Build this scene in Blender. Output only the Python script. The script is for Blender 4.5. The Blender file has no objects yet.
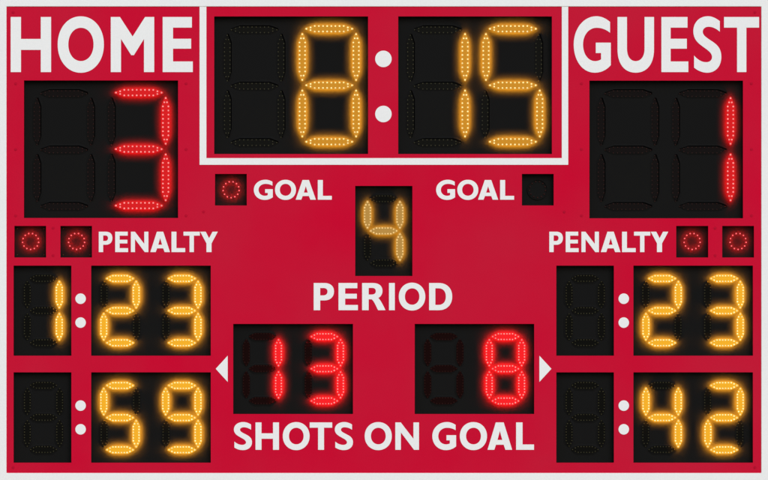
import bpy, bmesh, math, random
from mathutils import Vector, Matrix
from mathutils.geometry import tessellate_polygon

random.seed(7)
scene = bpy.context.scene
COL = scene.collection
U = 0.004                      # metres per photograph pixel: the board is about 3.1 m wide
MID = 3.0                      # height of the middle of the board
R = math.radians

# ------------------------------------------------------------------ camera
cam = bpy.data.cameras.new("camera")
cam.sensor_width = 36.0
CAM_D = 24.0
cam.lens = 36.0 * CAM_D / (768 * U)
cam.clip_start, cam.clip_end = 0.5, 500.0
cam_o = bpy.data.objects.new("camera", cam)
COL.objects.link(cam_o)
cam_o.location = (0, -CAM_D, MID)
cam_o.rotation_euler = (R(90), 0, 0)
scene.camera = cam_o

# ------------------------------------------------------------------ sky, soft sun, exposure
SUN_EL, SUN_AZ = 26.0, 166.0
world = bpy.data.worlds.new("World")
scene.world = world
world.use_nodes = True
wn = world.node_tree
bg = wn.nodes["Background"]
sky = wn.nodes.new("ShaderNodeTexSky")
sky.sky_type = 'NISHITA'
sky.sun_disc = False
sky.sun_elevation = R(SUN_EL)
sky.sun_rotation = R(SUN_AZ)
sky.dust_density = 0.3
sky.air_density = 1.0
wn.links.new(sky.outputs[0], bg.inputs[0])
bg.inputs[1].default_value = 0.10

sun = bpy.data.lights.new("sun", 'SUN')
sun.energy = 1.5
sun.angle = R(40)
sun.color = (1.0, 0.975, 0.955)
sun_o = bpy.data.objects.new("sun", sun)
COL.objects.link(sun_o)
sd = Vector((math.sin(R(SUN_AZ)) * math.cos(R(SUN_EL)), math.cos(R(SUN_AZ)) * math.cos(R(SUN_EL)), math.sin(R(SUN_EL))))
sun_o.rotation_euler = sd.to_track_quat('Z', 'Y').to_euler()
sun_o.location = sd * 30

scene.view_settings.view_transform = 'Standard'
scene.view_settings.look = 'None'
scene.view_settings.gamma = 1.0
scene.view_settings.use_curve_mapping = False
scene.view_settings.exposure = 0.46

# ------------------------------------------------------------------ materials
def paint(name, col, rough=0.5, spec=0.2, var=0.0, var_scale=1.2, fade=None, bump=0.0):
    """A painted or moulded surface: base colour with faint patchy weathering and a fine grain."""
    m = bpy.data.materials.new(name)
    m.use_nodes = True
    nt = m.node_tree
    b = nt.nodes["Principled BSDF"]
    b.inputs["Base Color"].default_value = (*col, 1)
    b.inputs["Roughness"].default_value = rough
    b.inputs["Specular IOR Level"].default_value = spec
    tc = nt.nodes.new("ShaderNodeTexCoord")
    if var > 0:
        n = nt.nodes.new("ShaderNodeTexNoise")
        n.inputs["Scale"].default_value = var_scale
        n.inputs["Detail"].default_value = 6
        n.inputs["Roughness"].default_value = 0.55
        nt.links.new(tc.outputs["Object"], n.inputs["Vector"])
        ramp = nt.nodes.new("ShaderNodeMapRange")
        ramp.inputs["From Min"].default_value = 0.35
        ramp.inputs["From Max"].default_value = 0.68
        nt.links.new(n.outputs["Fac"], ramp.inputs["Value"])
        mix = nt.nodes.new("ShaderNodeMix")
        mix.data_type = 'RGBA'
        f = fade or tuple(c * 0.9 for c in col)
        mix.inputs[6].default_value = (*col, 1)
        mix.inputs[7].default_value = (*[c + (d - c) * var for c, d in zip(col, f)], 1)
        nt.links.new(ramp.outputs[0], mix.inputs[0])
        g = nt.nodes.new("ShaderNodeTexNoise")
        g.inputs["Scale"].default_value = 160.0
        g.inputs["Detail"].default_value = 2
        nt.links.new(tc.outputs["Object"], g.inputs["Vector"])
        gr = nt.nodes.new("ShaderNodeMapRange")
        gr.inputs["To Min"].default_value = 0.955
        gr.inputs["To Max"].default_value = 1.045
        nt.links.new(g.outputs["Fac"], gr.inputs["Value"])
        mul = nt.nodes.new("ShaderNodeMix")
        mul.data_type = 'RGBA'
        mul.blend_type = 'MULTIPLY'
        mul.inputs[0].default_value = 1.0
        nt.links.new(mix.outputs[2], mul.inputs[6])
        nt.links.new(gr.outputs[0], mul.inputs[7])
        nt.links.new(mul.outputs[2], b.inputs["Base Color"])
    if bump > 0:
        bn = nt.nodes.new("ShaderNodeTexNoise")
        bn.inputs["Scale"].default_value = 90.0
        bn.inputs["Detail"].default_value = 3
        nt.links.new(tc.outputs["Object"], bn.inputs["Vector"])
        bp = nt.nodes.new("ShaderNodeBump")
        bp.inputs["Strength"].default_value = bump
        bp.inputs["Distance"].default_value = 0.002
        nt.links.new(bn.outputs["Fac"], bp.inputs["Height"])
        nt.links.new(bp.outputs["Normal"], b.inputs["Normal"])
    return m

def glow(name, col, strength, sample):
    """A surface that gives off light; only the halo emitters are worth sampling as lamps."""
    m = bpy.data.materials.new(name)
    m.use_nodes = True
    b = m.node_tree.nodes["Principled BSDF"]
    b.inputs["Base Color"].default_value = (0.006, 0.006, 0.006, 1)
    b.inputs["Specular IOR Level"].default_value = 0.0
    b.inputs["Emission Color"].default_value = (*col, 1)
    b.inputs["Emission Strength"].default_value = strength * 0.74
    m.cycles.emission_sampling = 'FRONT_BACK' if sample else 'NONE'
    return m

RED = paint("red_panel_paint", (0.540, 0.0010, 0.0265), 0.6, 0.035, 0.9, 1.3, (0.500, 0.0105, 0.0360), 0.06)
SCREW = paint("red_painted_steel", (0.44, 0.004, 0.027), 0.6, 0.03)
WHITE = paint("white_vinyl", (0.79, 0.79, 0.785), 0.5, 0.1, 0.8, 2.5, (0.765, 0.775, 0.77), 0.04)
FRAME = paint("white_frame_enamel", (0.79, 0.79, 0.785), 0.45, 0.1, 0.8, 2.0, (0.76, 0.775, 0.77), 0.02)
CABINET = paint("grey_cabinet_metal", (0.35, 0.35, 0.36), 0.5, 0.3, 0.5, 3.0)
BLACK = paint("matte_black_panel", (0.0078, 0.0078, 0.0078), 0.8, 0.02, 0.5, 3.0, (0.0088, 0.0086, 0.0080))
SHELL = paint("black_lens_shell", (0.004, 0.004, 0.004), 0.7, 0.05)
SLOT_AMBER = paint("dark_slot", (0.0046, 0.0045, 0.0036), 0.8, 0.02)
SLOT_CLOCK = paint("clock_slot", (0.0068, 0.0067, 0.0056), 0.8, 0.02)
SLOT_SHADE = paint("slot_edge_shade", (0.0012, 0.0012, 0.0012), 0.9, 0.0)
SLOT_RED = paint("dark_red_slot", (0.0076, 0.0060, 0.0058), 0.8, 0.02)
SLOT_RED_SMALL = paint("deep_red_slot", (0.0085, 0.0024, 0.0022), 0.8, 0.02)
LED_AMBER_OFF = paint("amber_led_off", (0.060, 0.054, 0.028), 0.5, 0.05)
LED_CLOCK_OFF = paint("clock_led_off", (0.065, 0.060, 0.034), 0.5, 0.05)
LED_SCORE_OFF = paint("score_led_off", (0.040, 0.017, 0.014), 0.5, 0.05)
LED_RED_OFF = paint("red_led_off", (0.036, 0.011, 0.009), 0.5, 0.05)

AMB = (1.0, 0.385, 0.022)
REDL = (1.0, 0.010, 0.012)
# style: lens face, dot, halo emitter
STYLES = {
    'clock':   dict(lens=glow("amber_lens", (0.60, 0.258, 0.018), 1, False), dot=glow("amber_dot", (1.4, 1.02, 0.46), 1, False),
                    halo=glow("amber_halo_emitter", AMB, 285, True), slot=SLOT_CLOCK, off=LED_CLOCK_OFF),
    'penalty': dict(lens=glow("bright_amber_lens", (0.90, 0.425, 0.019), 1, False), dot=glow("bright_amber_dot", (1.4, 1.12, 0.58), 1, False),
                    halo=glow("bright_amber_halo_emitter", AMB, 310, True), slot=SLOT_AMBER, off=LED_AMBER_OFF),
    'period':  dict(lens=glow("pale_amber_lens", (0.47, 0.255, 0.055), 1, False), dot=glow("pale_amber_dot", (1.1, 0.72, 0.28), 1, False),
                    halo=glow("dim_amber_halo_emitter", AMB, 245, True), slot=SLOT_AMBER, off=LED_AMBER_OFF),
    'score':   dict(lens=glow("red_lens", (0.68, 0.010, 0.012), 1, False), dot=glow("red_dot", (1.15, 0.34, 0.32), 1, False),
                    halo=glow("red_halo_emitter", REDL, 280, True), slot=SLOT_RED, off=LED_SCORE_OFF),
    'shots':   dict(lens=glow("bright_red_lens", (0.95, 0.012, 0.016), 1, False), dot=glow("bright_red_dot", (1.15, 0.36, 0.34), 1, False),
                    halo=glow("bright_red_halo_emitter", REDL, 400, True), slot=SLOT_RED_SMALL, off=LED_RED_OFF),
}
RING_DOT = glow("indicator_dot", (1.0, 0.22, 0.24), 1, False)
RING_HALO = glow("indicator_halo_emitter", REDL, 1050, True)

# ------------------------------------------------------------------ building helpers (all in photograph pixels; depth is towards the viewer)
def P(px, py, d=0.0):
    return Vector(((px - 384) * U, -d * U, (240 - py) * U + MID))

def L(x, y, d=0.0):            # local: x right, y up, d towards the viewer
    return Vector((x * U, -d * U, y * U))

def link(name, bm, mats, parent=None, loc=None, label=None):
    bmesh.ops.recalc_face_normals(bm, faces=bm.faces)
    me = bpy.data.meshes.new(name)
    bm.to_mesh(me)
    bm.free()
    for m in (mats if isinstance(mats, (list, tuple)) else [mats]):
        me.materials.append(m)
    return place(name, me, parent, loc, label)

def place(name, me, parent=None, loc=None, label=None):
    o = bpy.data.objects.new(name, me)
    COL.objects.link(o)
    if parent is not None:
        o.parent = parent
        o.matrix_parent_inverse = Matrix.Identity(4)
    if loc is not None:
        o.location = loc
    if label:
        o['label'] = label
    return o

def prism(bm, loops, d0, d1, mat=0, cap_back=True, side_mat=None):
    """Closed solid from outline loops (first is outer, the rest holes), points in local px."""
    tris = tessellate_polygon([[Vector((x, y, 0)) for x, y in lp] for lp in loops])
    flat = [p for lp in loops for p in lp]
    f = [bm.verts.new(L(x, y, d1)) for x, y in flat]
    b = [bm.verts.new(L(x, y, d0)) for x, y in flat]
    for t in tris:
        try:
            bm.faces.new([f[i] for i in t]).material_index = mat
            if cap_back:
                bm.faces.new([b[i] for i in reversed(t)]).material_index = mat
        except ValueError:
            pass
    k = 0
    for lp in loops:
        n = len(lp)
        for i in range(n):
            j = (i + 1) % n
            fc = bm.faces.new((f[k + i], f[k + j], b[k + j], b[k + i]))
            fc.material_index = mat if side_mat is None else side_mat
        k += n

def circle(cx, cy, r, n=48):
    return [(cx + r * math.cos(2 * math.pi * i / n), cy + r * math.sin(2 * math.pi * i / n)) for i in range(n)]

def dome(bm, x, y, r, d, h, mat, n=8):
    """A small LED: short barrel with a rounded cap."""
    rings = [(r, d), (r, d + h * 0.35), (r * 0.72, d + h * 0.8)]
    vs = []
    for rr, dd in rings:
        vs.append([bm.verts.new(L(x + rr * math.cos(2 * math.pi * i / n), y + rr * math.sin(2 * math.pi * i / n), dd)) for i in range(n)])
    top = bm.verts.new(L(x, y, d + h))
    for a, b in zip(vs, vs[1:]):
        for i in range(n):
            bm.faces.new((a[i], a[(i + 1) % n], b[(i + 1) % n], b[i])).material_index = mat
    for i in range(n):
        bm.faces.new((vs[-1][i], vs[-1][(i + 1) % n], top)).material_index = mat

# ------------------------------------------------------------------ the scoreboard
board = bpy.data.objects.new("scoreboard", None)
COL.objects.link(board)
board.location = (0, 0, MID - 250 * U)
board['label'] = "wide crimson hockey scoreboard with white lettering and glowing amber and red numerals"
board['category'] = "scoreboard"

def to_board(px, py, d=0.0):
    return P(px, py, d) - board.location

DEPTH = 8.8                   # the displays sit this far behind the red face
PANELS = {
    'clock_a': (214.2, 16.4, 368.1, 154.0), 'clock_b': (398.2, 16.4, 551.9, 154.0),
    'home': (24.0, 80.4, 178.1, 218.0), 'guest': (589.4, 80.6, 743.0, 218.3),
    'period': (355.2, 185.9, 412.4, 276.0),
    'pl1': (13.6, 265.6, 71.4, 355.7), 'pl2': (91.2, 265.6, 210.8, 355.7),
    'pl3': (13.6, 372.3, 71.4, 462.7), 'pl4': (91.2, 372.3, 210.8, 462.7),
    'pr1': (556.3, 265.6, 613.9, 355.7), 'pr2': (633.4, 265.6, 752.9, 355.7),
    'pr3': (556.3, 372.3, 613.9, 462.7), 'pr4': (633.4, 372.3, 752.9, 462.7),
    'shots_a': (233.2, 323.9, 353.0, 414.0), 'shots_b': (414.7, 323.9, 534.2, 414.0),
}
LIGHTS = [  # window, ring centre, lit
    ((215.0, 173.9, 246.8, 205.5), (231.0, 189.6), True),
    ((521.9, 173.9, 553.7, 205.5), (537.7, 189.5), False),
    ((14.4, 225.9, 46.1, 257.5), (30.3, 241.4), True),
    ((60.4, 225.9, 92.0, 257.5), (76.3, 241.4), True),
    ((676.2, 225.9, 708.2, 257.5), (692.4, 241.4), True),
    ((722.2, 225.9, 754.0, 257.5), (738.4, 241.4), True),
]
RX0, RY0, RX1, RY1 = 6.5, 6.5, 761.3, 473.0

# red face sheet with real openings, 3 mm thick
holes = list(PANELS.values()) + [w for w, _, _ in LIGHTS]
xs = sorted({RX0 - 2, RX1 + 2, *[h[0] for h in holes], *[h[2] for h in holes]})
ys = sorted({RY0 - 2, RY1 + 2, *[h[1] for h in holes], *[h[3] for h in holes]})
bm = bmesh.new()
gv = {}
def gvert(x, y):
    if (x, y) not in gv:
        gv[(x, y)] = bm.verts.new(to_board(x, y, 0))
    return gv[(x, y)]
for x0, x1 in zip(xs, xs[1:]):
    for y0, y1 in zip(ys, ys[1:]):
        cx, cy = (x0 + x1) / 2, (y0 + y1) / 2
        if any(h[0] < cx < h[2] and h[1] < cy < h[3] for h in holes):
            continue
        bm.faces.new((gvert(x0, y0), gvert(x1, y0), gvert(x1, y1), gvert(x0, y1)))
geo = bmesh.ops.extrude_face_region(bm, geom=bm.faces[:])
bmesh.ops.translate(bm, vec=Vector((0, 0.75 * U, 0)), verts=[g for g in geo['geom'] if isinstance(g, bmesh.types.BMVert)])
bmesh.ops.dissolve_limit(bm, angle_limit=0.01, verts=bm.verts[:], edges=bm.edges[:])
link("face_panel", bm, RED, board)

# white outer frame, a hollow rectangle standing 1.5 px proud, and the cabinet behind
def rect(x0, y0, x1, y1):
    return [(x0, -y0), (x1, -y0), (x1, -y1), (x0, -y1)]
ORG = to_board(0, 0, 0)
bm = bmesh.new()
prism(bm, [rect(-12, -12, 780, 492), rect(RX0, RY0, RX1, RY1)], -0.75, 1.2)
bmesh.ops.recalc_face_normals(bm, faces=bm.faces)
sharp = [e for e in bm.edges if len(e.link_faces) == 2 and e.calc_face_angle() > 0.5]
bmesh.ops.bevel(bm, geom=sharp, offset=0.35 * U, segments=2, affect='EDGES')
link("outer_frame", bm, FRAME, board, ORG)
bm = bmesh.new()
prism(bm, [rect(-10, -10, 778, 490)], -45, -0.95 - DEPTH)
prism(bm, [rect(-10, -10, 778, 490), rect(RX0 - 3.5, RY0 - 3.5, RX1 + 3.5, RY1 + 3.5)], -0.9 - DEPTH, -0.8)
link("cabinet", bm, CABINET, board, ORG)

# white strip that boxes in the clock
bm = bmesh.new()
u_strip = [(199.6, -RY0 - 0.05), (206.4, -RY0 - 0.05), (206.4, -158.1), (561.8, -158.1), (561.8, -RY0 - 0.05), (568.2, -RY0 - 0.05), (568.2, -164.8), (199.6, -164.8)]
prism(bm, [u_strip], 0.05, 0.45)
link("border_strip", bm, WHITE, board, ORG)

# ------------------------------------------------------------------ recessed black display boxes
def recess(name, w, label=None):
    x0, y0, x1, y1 = w
    hw, hh = (x1 - x0) / 2, (y1 - y0) / 2
    bm = bmesh.new()
    t = 1.0
    a = [(-hw - 0.1, hh + 0.1), (hw + 0.1, hh + 0.1), (hw + 0.1, -hh - 0.1), (-hw - 0.1, -hh - 0.1)]
    b = [(x + (t if x > 0 else -t), y + (t if y > 0 else -t)) for x, y in a]
    prism(bm, [b, a], -DEPTH, -0.8)                       # side walls
    prism(bm, [b], -DEPTH - 0.6, -DEPTH - 0.002)          # back sheet
    return link(name, bm, BLACK, board, to_board((x0 + x1) / 2, (y0 + y1) / 2, 0), label)

# ------------------------------------------------------------------ seven-segment numerals
BIG = dict(p=4.14, n=5.5, row=2.75, pair=1.35, r=0.88, half=3.75, dx=26.9, dy=56.5)
SMALL = dict(p=2.84, n=4.5, row=2.85, pair=1.65, r=0.75, half=3.85, dx=16.2, dy=32.15)

def dots(g):
    out = [(-g['n'] * g['p'], 0), (g['n'] * g['p'], 0)]
    for s in (-1, 1):
        for q in (-1, 1):
            out.append((s * (g['n'] - 1) * g['p'], q * g['pair']))
    k = int(2 * (g['n'] - 2))
    for i in range(-k, k + 1, 2):
        for q in (-1, 1):
            out.append((i / 2 * g['p'], q * g['row']))
    return out

def outline(g, grow=0.0, tip=1.5):
    e = g['n'] * g['p'] + tip + grow
    hh = g['half'] + grow
    c = (g['n'] - 2.0) * g['p'] + 1.0 + grow * 0.4
    e2 = 0.75 + grow * 0.3
    return [(-e, e2), (-c - g['p'] * 0.7, hh - 1.1), (-c + 0.6, hh), (c - 0.6, hh), (c + g['p'] * 0.7, hh - 1.1), (e, e2),
            (e, -e2), (c + g['p'] * 0.7, -hh + 1.1), (c - 0.6, -hh), (-c + 0.6, -hh), (-c - g['p'] * 0.7, -hh + 1.1), (-e, -e2)]

H_EMIT, H_SKIRT, H_TOP = 6.0, 3.5, 6.9

def dimmer(m, k):
    key = (m.name, k)
    if key not in cache:
        d = m.copy()
        d.node_tree.nodes["Principled BSDF"].inputs["Emission Strength"].default_value *= k
        cache[key] = d
    return cache[key]

def lit_mesh(g, st, name):
    """Opaque shell with glowing lens; hidden emitter and skirt added to throw the halo."""
    bm = bmesh.new()
    o = outline(g)
    n = len(o)
    top = [bm.verts.new(L(x, y, H_TOP)) for x, y in o]
    rim = [bm.verts.new(L(x, y, H_TOP - 0.25)) for x, y in outline(g, 0.12)]
    low = [bm.verts.new(L(x, y, H_SKIRT)) for x, y in outline(g, 0.12)]
    bm.faces.new(top).material_index = 0
    for i in range(n):
        j = (i + 1) % n
        bm.faces.new((top[i], top[j], rim[j], rim[i])).material_index = 0
        bm.faces.new((rim[i], rim[j], low[j], low[i])).material_index = 3
    for x in (-g['n'] * g['p'] * 0.55, g['n'] * g['p'] * 0.55):      # two posts to the panel
        prism(bm, [circle(x, 0, 0.6, 10)], 0.15, H_EMIT - 0.05, mat=3)
    for x, y in dots(g):
        dome(bm, x + random.uniform(-.05, .05), y + random.uniform(-.05, .05), g['r'] * random.uniform(.92, 1.06), H_TOP - 0.05, 0.75, random.choice((1, 1, 4, 5)))
    bmesh.ops.recalc_face_normals(bm, faces=bm.faces)
    em = [bm.verts.new(L(x * 0.985, y * 0.97, H_EMIT)) for x, y in o]
    f = bm.faces.new(em)
    f.normal_update()
    if f.normal.y < 0:
        f.normal_flip()
    f.material_index = 2
    me = bpy.data.meshes.new(name)
    bm.to_mesh(me)
    bm.free()
    for m in (st['lens'], st['dot'], st['halo'], SHELL, dimmer(st['dot'], 0.9), dimmer(st['dot'], 0.8)):
        me.materials.append(m)
    return me

def unlit_mesh(g, st, name, upright=False):
    bm = bmesh.new()
    ox = oy = 0.0
    if g is BIG:                       # LED strip set low and left so near-black floor paints top and right shade
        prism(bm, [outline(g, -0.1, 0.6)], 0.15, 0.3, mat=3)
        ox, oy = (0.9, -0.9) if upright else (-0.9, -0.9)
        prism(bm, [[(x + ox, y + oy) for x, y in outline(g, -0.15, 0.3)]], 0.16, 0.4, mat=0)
    else:
        prism(bm, [outline(g, -0.1, 0.6)], 0.15, 0.4, mat=0)
    ro, ri = outline(g, 1.7, -0.8), outline(g, -0.1, 0.6)                    # sloping bezel round the slot
    a = [bm.verts.new(L(x, y, 0.14)) for x, y in ro]
    b = [bm.verts.new(L(x, y, 0.9)) for x, y in ri]
    c = [bm.verts.new(L(x, y, 0.14)) for x, y in ri]
    for i in range(len(ro)):
        j = (i + 1) % len(ro)
        bm.faces.new((a[i], a[j], b[j], b[i])).material_index = 1
        bm.faces.new((b[i], b[j], c[j], c[i])).material_index = 1
    for x, y in dots(g):
        dome(bm, x + ox, y + oy, g['r'] * (0.66 if g is BIG else 0.75), 0.38, 0.9, 2)
    bmesh.ops.recalc_face_normals(bm, faces=bm.faces)
    me = bpy.data.meshes.new(name)
    bm.to_mesh(me)
    bm.free()
    for m in (st['slot'], BLACK, st['off'], SLOT_SHADE):
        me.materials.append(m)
    return me

def backing_mesh(g):
    bm = bmesh.new()
    for k, (sx, sy, rot) in enumerate(seg_spots(g)):
        pts = outline(g, 1.0)
        if rot:
            pts = [(-y, x) for x, y in pts]
        prism(bm, [[(x + sx, y + sy) for x, y in pts]], 0.0, 0.12 + 0.004 * k)
    bmesh.ops.recalc_face_normals(bm, faces=bm.faces)
    me = bpy.data.meshes.new("digit")
    bm.to_mesh(me)
    bm.free()
    me.materials.append(BLACK)
    return me

cache = {}

def seg_spots(g):
    dx, dy = g['dx'], g['dy']
    return [(0, dy, 0), (dx, dy / 2, 1), (dx, -dy / 2, 1), (0, -dy, 0), (-dx, -dy / 2, 1), (-dx, dy / 2, 1), (0, 0, 0)]   # a b c d e f g

NUM = {'0': 'abcdef', '1': 'bc', '2': 'abged', '3': 'abgcd', '4': 'fgbc', '5': 'afgcd', '6': 'afgedc', '7': 'abc', '8': 'abcdefg', '9': 'abcdfg', ' ': ''}

def digit(ch, cx, cy, size, style):
    g = BIG if size == 'big' else SMALL
    st = STYLES[style]
    if (size, style) not in cache:
        cache[(size, style)] = True
        cache[(size, style, 'lit', 0)] = cache[(size, style, 'lit', 1)] = lit_mesh(g, st, 'lit_segment')
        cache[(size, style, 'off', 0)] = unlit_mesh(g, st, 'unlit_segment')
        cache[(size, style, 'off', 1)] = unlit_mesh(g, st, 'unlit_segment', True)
    if size not in cache:
        cache[size] = backing_mesh(g)
    colour = 'red' if style in ('score', 'shots') else 'amber'
    lab = f"unlit numeral of dark segments" if ch == ' ' else f"{colour} glowing numeral {ch}"
    root = place("digit", cache[size], board, to_board(cx, cy, -DEPTH), lab)
    for name, (sx, sy, rot) in zip('abcdefg', seg_spots(g)):
        on = name in NUM[ch]
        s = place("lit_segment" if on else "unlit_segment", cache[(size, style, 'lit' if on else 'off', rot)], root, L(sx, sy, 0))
        if rot:
            s.rotation_euler = (0, R(90), 0)

for k, w in PANELS.items():
    recess("display_panel", w)

for ch, cx in ((' ', 254.8), ('8', 329.2), ('1', 438.2), ('5', 512.9)):
    digit(ch, cx, 85.2, 'big', 'clock')
for ch, cx in ((' ', 64.2), ('3', 138.7)):
    digit(ch, cx, 149.1, 'big', 'score')
for ch, cx in ((' ', 629.1), ('1', 703.7)):
    digit(ch, cx, 149.2, 'big', 'score')
digit('4', 383.7, 230.9, 'small', 'period')
for cy, left, right in ((310.7, ('1', '2', '3'), (' ', '2', '3')), (417.7, (' ', '5', '9'), (' ', '4', '2'))):
    for ch, cx in zip(left, (43.0, 119.9, 181.8)):
        digit(ch, cx, cy, 'small', 'penalty')
    for ch, cx in zip(right, (585.5, 662.2, 724.2)):
        digit(ch, cx, cy, 'small', 'penalty')
for ch, cx in (('1', 262.3), ('3', 324.3), (' ', 443.9), ('8', 505.5)):
    digit(ch, cx, 368.8, 'small', 'shots')

# ------------------------------------------------------------------ round indicator lights
def ring_mesh(lit):
    bm = bmesh.new()
    spots = [(8.05 * math.sin(math.pi + 2 * math.pi * i / 13), 8.05 * math.cos(math.pi + 2 * math.pi * i / 13)) for i in range(13)]
    hs = 3.5 if lit else 0.6
    if not lit:
        prism(bm, [circle(0, 0, 10.2), circle(0, 0, 9.6)], 0.05, 1.5, mat=2)
    for x, y in spots:
        if lit:
            prism(bm, [circle(x, y, 0.22, 6)], 0.05, hs + 0.2, mat=2)
        dome(bm, x, y, 0.72, hs, 0.8, 0)
    bmesh.ops.recalc_face_normals(bm, faces=bm.faces)
    if lit:
        for x, y in spots:
            c = bm.faces.new([bm.verts.new(L(a, b, hs - 0.05)) for a, b in circle(x, y, 0.66, 8)])  # hidden disc added under each LED to cast the red halo
            c.normal_update()
            if c.normal.y < 0:
                c.normal_flip()
            c.material_index = 1
    me = bpy.data.meshes.new("led_ring")
    bm.to_mesh(me)
    bm.free()
    for m in ((RING_DOT, RING_HALO, SHELL) if lit else (LED_RED_OFF, RING_HALO, BLACK)):
        me.materials.append(m)
    return me

bm = bmesh.new()
dome(bm, 0, 0, 0.6, 0.0, 0.7, 0, 10)
bmesh.ops.recalc_face_normals(bm, faces=bm.faces)
pin_me = bpy.data.meshes.new("corner_pin")
bm.to_mesh(pin_me)
bm.free()
pin_me.materials.append(paint("dull_brass", (0.045, 0.034, 0.010), 0.6, 0.1))
ring_on, ring_off = ring_mesh(True), ring_mesh(False)
for w, c, lit in LIGHTS:
    b = recess("indicator_light", w, "square black indicator light with glowing red ring" if lit else "dark unlit indicator light")
    if w[0] < 100:                      # four small brass pins in the corners of the box
        for sx in (-1, 1):
            for sy in (-1, 1):
                place("corner_pin", pin_me, b, L(sx * 13.4, sy * 13.2, -DEPTH))
    place("led_ring", ring_on if lit else ring_off, b, P(c[0], c[1], -DEPTH) - P((w[0] + w[2]) / 2, (w[1] + w[3]) / 2, 0))

# ------------------------------------------------------------------ lettering: each glyph drawn in its own box, x 0..1, baseline 0 to cap height 1
def bez(p0, p1, p2, p3, n=14):
    out = []
    for i in range(1, n + 1):
        t = i / n
        s = 1 - t
        out.append((s**3 * p0[0] + 3 * s * s * t * p1[0] + 3 * s * t * t * p2[0] + t**3 * p3[0],
                    s**3 * p0[1] + 3 * s * s * t * p1[1] + 3 * s * t * t * p2[1] + t**3 * p3[1]))
    return out

def path(*cmds):
    """('M',p) ('L',p) ('C',c1,c2,p) -> list of points."""
    pts = []
    for c in cmds:
        if c[0] in 'ML':
            pts.append(c[1])
        else:
            pts += bez(pts[-1], c[1], c[2], c[3])
    if math.dist(pts[0], pts[-1]) < 1e-6:
        pts.pop()
    return pts

def norm(pts, x0, x1, yb, yt):
    return [((x - x0) / (x1 - x0), (yb - y) / (yb - yt)) for x, y in pts]

def ell(cx, cy, rx, ry, n=64, p=2.08):
    out = []
    for i in range(n):
        a = 2 * math.pi * i / n
        c, s = math.cos(a), math.sin(a)
        out.append((cx + rx * math.copysign(abs(c) ** (2 / p), c), cy + ry * math.copysign(abs(s) ** (2 / p), s)))
    return out

GL = {}
GL['H'] = [[(0, 0), (0, 1), (.255, 1), (.255, .602), (.745, .602), (.745, 1), (1, 1), (1, 0), (.745, 0), (.745, .403), (.255, .403), (.255, 0)]]
GL['O'] = [ell(.5, .5, .5, .512), ell(.503, .502, .273, .302)]
GL['M'] = [[(0, 0), (0, 1), (.211, 1), (.502, .646), (.79, 1), (1, 1), (1, 0), (.765, 0), (.765, .602), (.533, .308), (.47, .308), (.235, .602), (.235, 0)]]
GL['E'] = [[(0, 0), (0, 1), (.97, 1), (.97, .807), (.343, .807), (.343, .605), (.945, .605), (.945, .425), (.343, .425), (.343, .193), (1, .193), (1, 0)]]
GL['G'] = [norm(path(('M', (267, 93)), ('C', (238, 68), (208, 55), (176, 55)), ('C', (90, 55), (25, 138), (25, 243)), ('C', (25, 350), (82, 431), (166, 431)),
                     ('C', (208, 431), (246, 412), (272, 380)), ('L', (272, 231)), ('L', (172, 231)), ('L', (172, 300)), ('L', (207, 300)), ('L', (207, 342)),
                     ('C', (196, 350), (181, 354), (168, 354)), ('C', (120, 354), (87, 306), (87, 243)), ('C', (87, 180), (125, 132), (178, 132)),
                     ('C', (210, 132), (240, 143), (267, 165))), 25, 272, 427, 60)]
GL['U'] = [norm(path(('M', (317, 60)), ('L', (380, 60)), ('L', (380, 270)), ('C', (380, 322), (402, 354), (438, 354)), ('C', (474, 354), (497, 322), (497, 270)),
                     ('L', (497, 60)), ('L', (560, 60)), ('L', (560, 275)), ('C', (560, 372), (514, 431), (438, 431)), ('C', (362, 431), (317, 372), (317, 275))), 317, 560, 427, 60)]
GL['S'] = [norm(path(('M', (372, 88)), ('C', (345, 66), (318, 55), (292, 55)), ('C', (234, 55), (195, 98), (195, 154)), ('C', (195, 215), (235, 240), (268, 264)),
                     ('C', (298, 285), (320, 302), (320, 327)), ('C', (320, 348), (304, 361), (282, 361)), ('C', (252, 361), (225, 346), (200, 317)), ('L', (200, 397)),
                     ('C', (228, 420), (258, 431), (288, 431)), ('C', (345, 431), (382, 388), (382, 325)), ('C', (382, 262), (345, 238), (308, 214)),
                     ('C', (275, 193), (258, 178), (258, 158)), ('C', (258, 138), (275, 125), (297, 125)), ('C', (323, 125), (348, 137), (372, 158))), 195, 382, 427, 60)]
GL['T'] = [[(.372, 0), (.372, .807), (0, .807), (0, 1), (1, 1), (1, .807), (.637, .807), (.637, 0)]]
GL['P'] = [path(('M', (0, 0)), ('L', (0, 1)), ('L', (.52, 1)), ('C', (.83, 1), (1, .88), (1, .69)), ('C', (1, .49), (.82, .36), (.52, .36)), ('L', (.32, .36)), ('L', (.32, 0))),
           path(('M', (.32, .815)), ('L', (.47, .815)), ('C', (.60, .815), (.68, .77), (.68, .69)), ('C', (.68, .60), (.60, .545), (.47, .545)), ('L', (.32, .545)))]
GL['R'] = [path(('M', (0, 0)), ('L', (0, 1)), ('L', (.46, 1)), ('C', (.72, 1), (.87, .89), (.87, .71)), ('C', (.87, .59), (.80, .50), (.69, .45)),
                ('C', (.80, .36), (.90, .18), (1, 0)), ('L', (.68, 0)), ('C', (.58, .19), (.50, .34), (.41, .40)), ('L', (.28, .40)), ('L', (.28, 0))),
           path(('M', (.28, .82)), ('L', (.42, .82)), ('C', (.53, .82), (.585, .775), (.585, .70)), ('C', (.585, .62), (.52, .575), (.41, .575)), ('L', (.28, .575)))]
GL['I'] = [[(0, 0), (0, 1), (1, 1), (1, 0)]]
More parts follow.
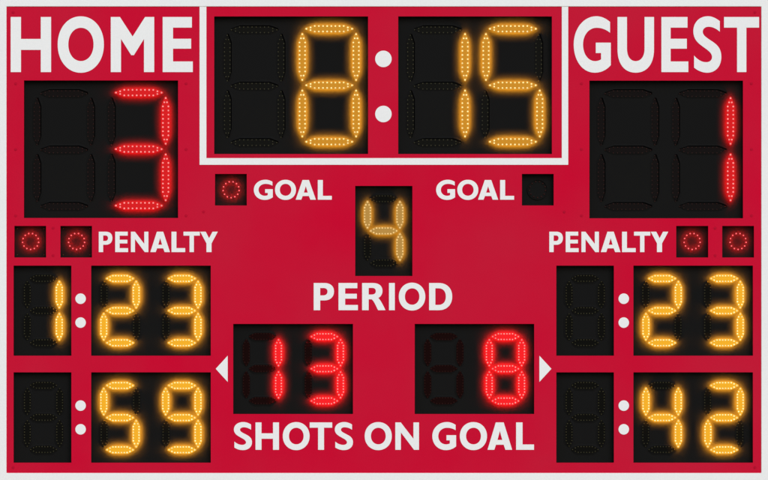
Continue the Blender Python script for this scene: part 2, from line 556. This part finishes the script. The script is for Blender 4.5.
GL['D'] = [path(('M', (0, 0)), ('L', (0, 1)), ('L', (.42, 1)), ('C', (.78, 1), (1, .80), (1, .5)), ('C', (1, .20), (.77, 0), (.42, 0))),
           path(('M', (.27, .805)), ('L', (.41, .805)), ('C', (.61, .805), (.725, .69), (.725, .5)), ('C', (.725, .31), (.60, .195), (.41, .195)), ('L', (.27, .195)))]
GL['A'] = [[(0, 0), (.335, 1), (.655, 1), (1, 0), (.725, 0), (.655, .185), (.345, .185), (.275, 0)], [(.405, .36), (.598, .36), (.50, .685)]]
GL['N'] = [[(0, 0), (0, 1), (.23, 1), (.765, .40), (.765, 1), (1, 1), (1, 0), (.79, 0), (.235, .635), (.235, 0)]]
GL['L'] = [[(0, 0), (0, 1), (.36, 1), (.36, .195), (1, .195), (1, 0)]]
GL['Y'] = [[(.355, 0), (.355, .43), (0, 1), (.315, 1), (.505, .68), (.70, 1), (1, 1), (.645, .43), (.645, 0)]]

def lettering(spec, yt, yb, label):
    """spec: (letter, left px, right px) for each letter; one mesh per word or line of text."""
    bm = bmesh.new()
    x0 = spec[0][1]
    for ch, a, b in spec:
        loops = [[((a - x0) + x * (b - a), y * (yb - yt)) for x, y in lp] for lp in GL[ch]]
        prism(bm, loops, 0.05, 0.3)
    link("lettering", bm, WHITE, board, to_board(x0, yb, 0), label)

lettering([('H', 10.7, 51.1), ('O', 57.7, 103.9), ('M', 110.8, 154.2), ('E', 162.7, 192.8)], 17.0, 72.1, "large white lettering reading HOME")
lettering([('G', 573.7, 610.8), ('U', 617.5, 654.0), ('E', 661.4, 688.3), ('S', 693.3, 721.3), ('T', 724.0, 759.1)], 17.0, 72.1, "large white lettering reading GUEST")
pen = [('P', 98.8, 112.4), ('E', 115.2, 128.1), ('N', 130.9, 148.4), ('A', 150.3, 170.0), ('L', 171.5, 185.2), ('T', 183.5, 199.8), ('Y', 200.2, 217.8)]
lettering(pen, 231.7, 252.1, "white lettering reading PENALTY under the home score")
lettering([(c, a + 450.5, b + 450.5) for c, a, b in pen], 231.7, 252.1, "white lettering reading PENALTY under the guest score")
lettering([('P', 313.7, 334.0), ('E', 338.5, 357.9), ('R', 362.1, 385.5), ('I', 389.0, 394.8), ('O', 398.8, 425.3), ('D', 429.1, 452.2)], 283.0, 310.2, "white lettering reading PERIOD")
goal = [('G', 436.1, 455.1), ('O', 457.3, 478.3), ('A', 478.0, 498.2), ('L', 500.1, 514.1)]
lettering(goal, 180.0, 199.7, "white lettering reading GOAL beside the unlit indicator")
lettering([(c, a - 182.3, b - 182.3) for c, a, b in goal], 180.0, 199.7, "white lettering reading GOAL beside the glowing indicator")
lettering([('S', 233.9, 252.0), ('H', 255.5, 279.0), ('O', 282.8, 309.6), ('T', 309.7, 332.2), ('S', 334.8, 353.0),
           ('O', 364.7, 391.8), ('N', 395.3, 419.0), ('G', 432.3, 456.1), ('O', 459.8, 487.0), ('A', 487.5, 512.2), ('L', 516.1, 534.0)],
          422.4, 449.8, "white lettering reading SHOTS ON GOAL")

# colons and arrows, flat white plates on the face
def disc(px, py, r):
    bm = bmesh.new()
    prism(bm, [circle(0, 0, r)], 0.05, 0.3)
    link("colon_dot", bm, WHITE, board, to_board(px, py, 0))
for py in (58.9, 114.0):
    disc(383.4, py, 8.25)
for px in (80.6, 623.75):
    for py in (298.7, 322.6, 405.6, 429.3):
        disc(px, py, 5.25)
for px, s, lab in ((215.7, 1, "white arrow pointing left"), (551.4, -1, "white arrow pointing right")):
    bm = bmesh.new()
    prism(bm, [[(0, 0), (12.0 * s, 13.1), (12.0 * s, -13.1)]], 0.05, 0.3)
    link("arrow", bm, WHITE, board, to_board(px, 368.8, 0), lab)

# small painted screws that hold the face
bm = bmesh.new()
prism(bm, [circle(0, 0, 1.5, 20)], 0.0, 0.25)
prism(bm, [circle(0, 0, 1.15, 20)], 0.2, 0.55)
prism(bm, [[(-0.9, 0.15), (0.9, 0.15), (0.9, -0.15), (-0.9, -0.15)]], 0.5, 0.57)
bmesh.ops.recalc_face_normals(bm, faces=bm.faces)
screw_me = bpy.data.meshes.new("screw")
bm.to_mesh(screw_me)
bm.free()
screw_me.materials.append(SCREW)
spots = [(x, y) for x in (15.8, 186.2, 581.6, 751.6) for y in (83.5, 149.3, 215.6)]
spots += [(x, y) for x in (53.2, 715.2) for y in (228.0, 255.4)]
spots += [(13.2, 12.3), (755.0, 12.3), (13.2, 467.4), (755.0, 467.4), (203.6, 211.8), (564.4, 211.8)]
for x, y in spots:
    s = place("screw", screw_me, board, to_board(x, y, 0))
    s.rotation_euler = (0, random.uniform(0, 3.1), 0)
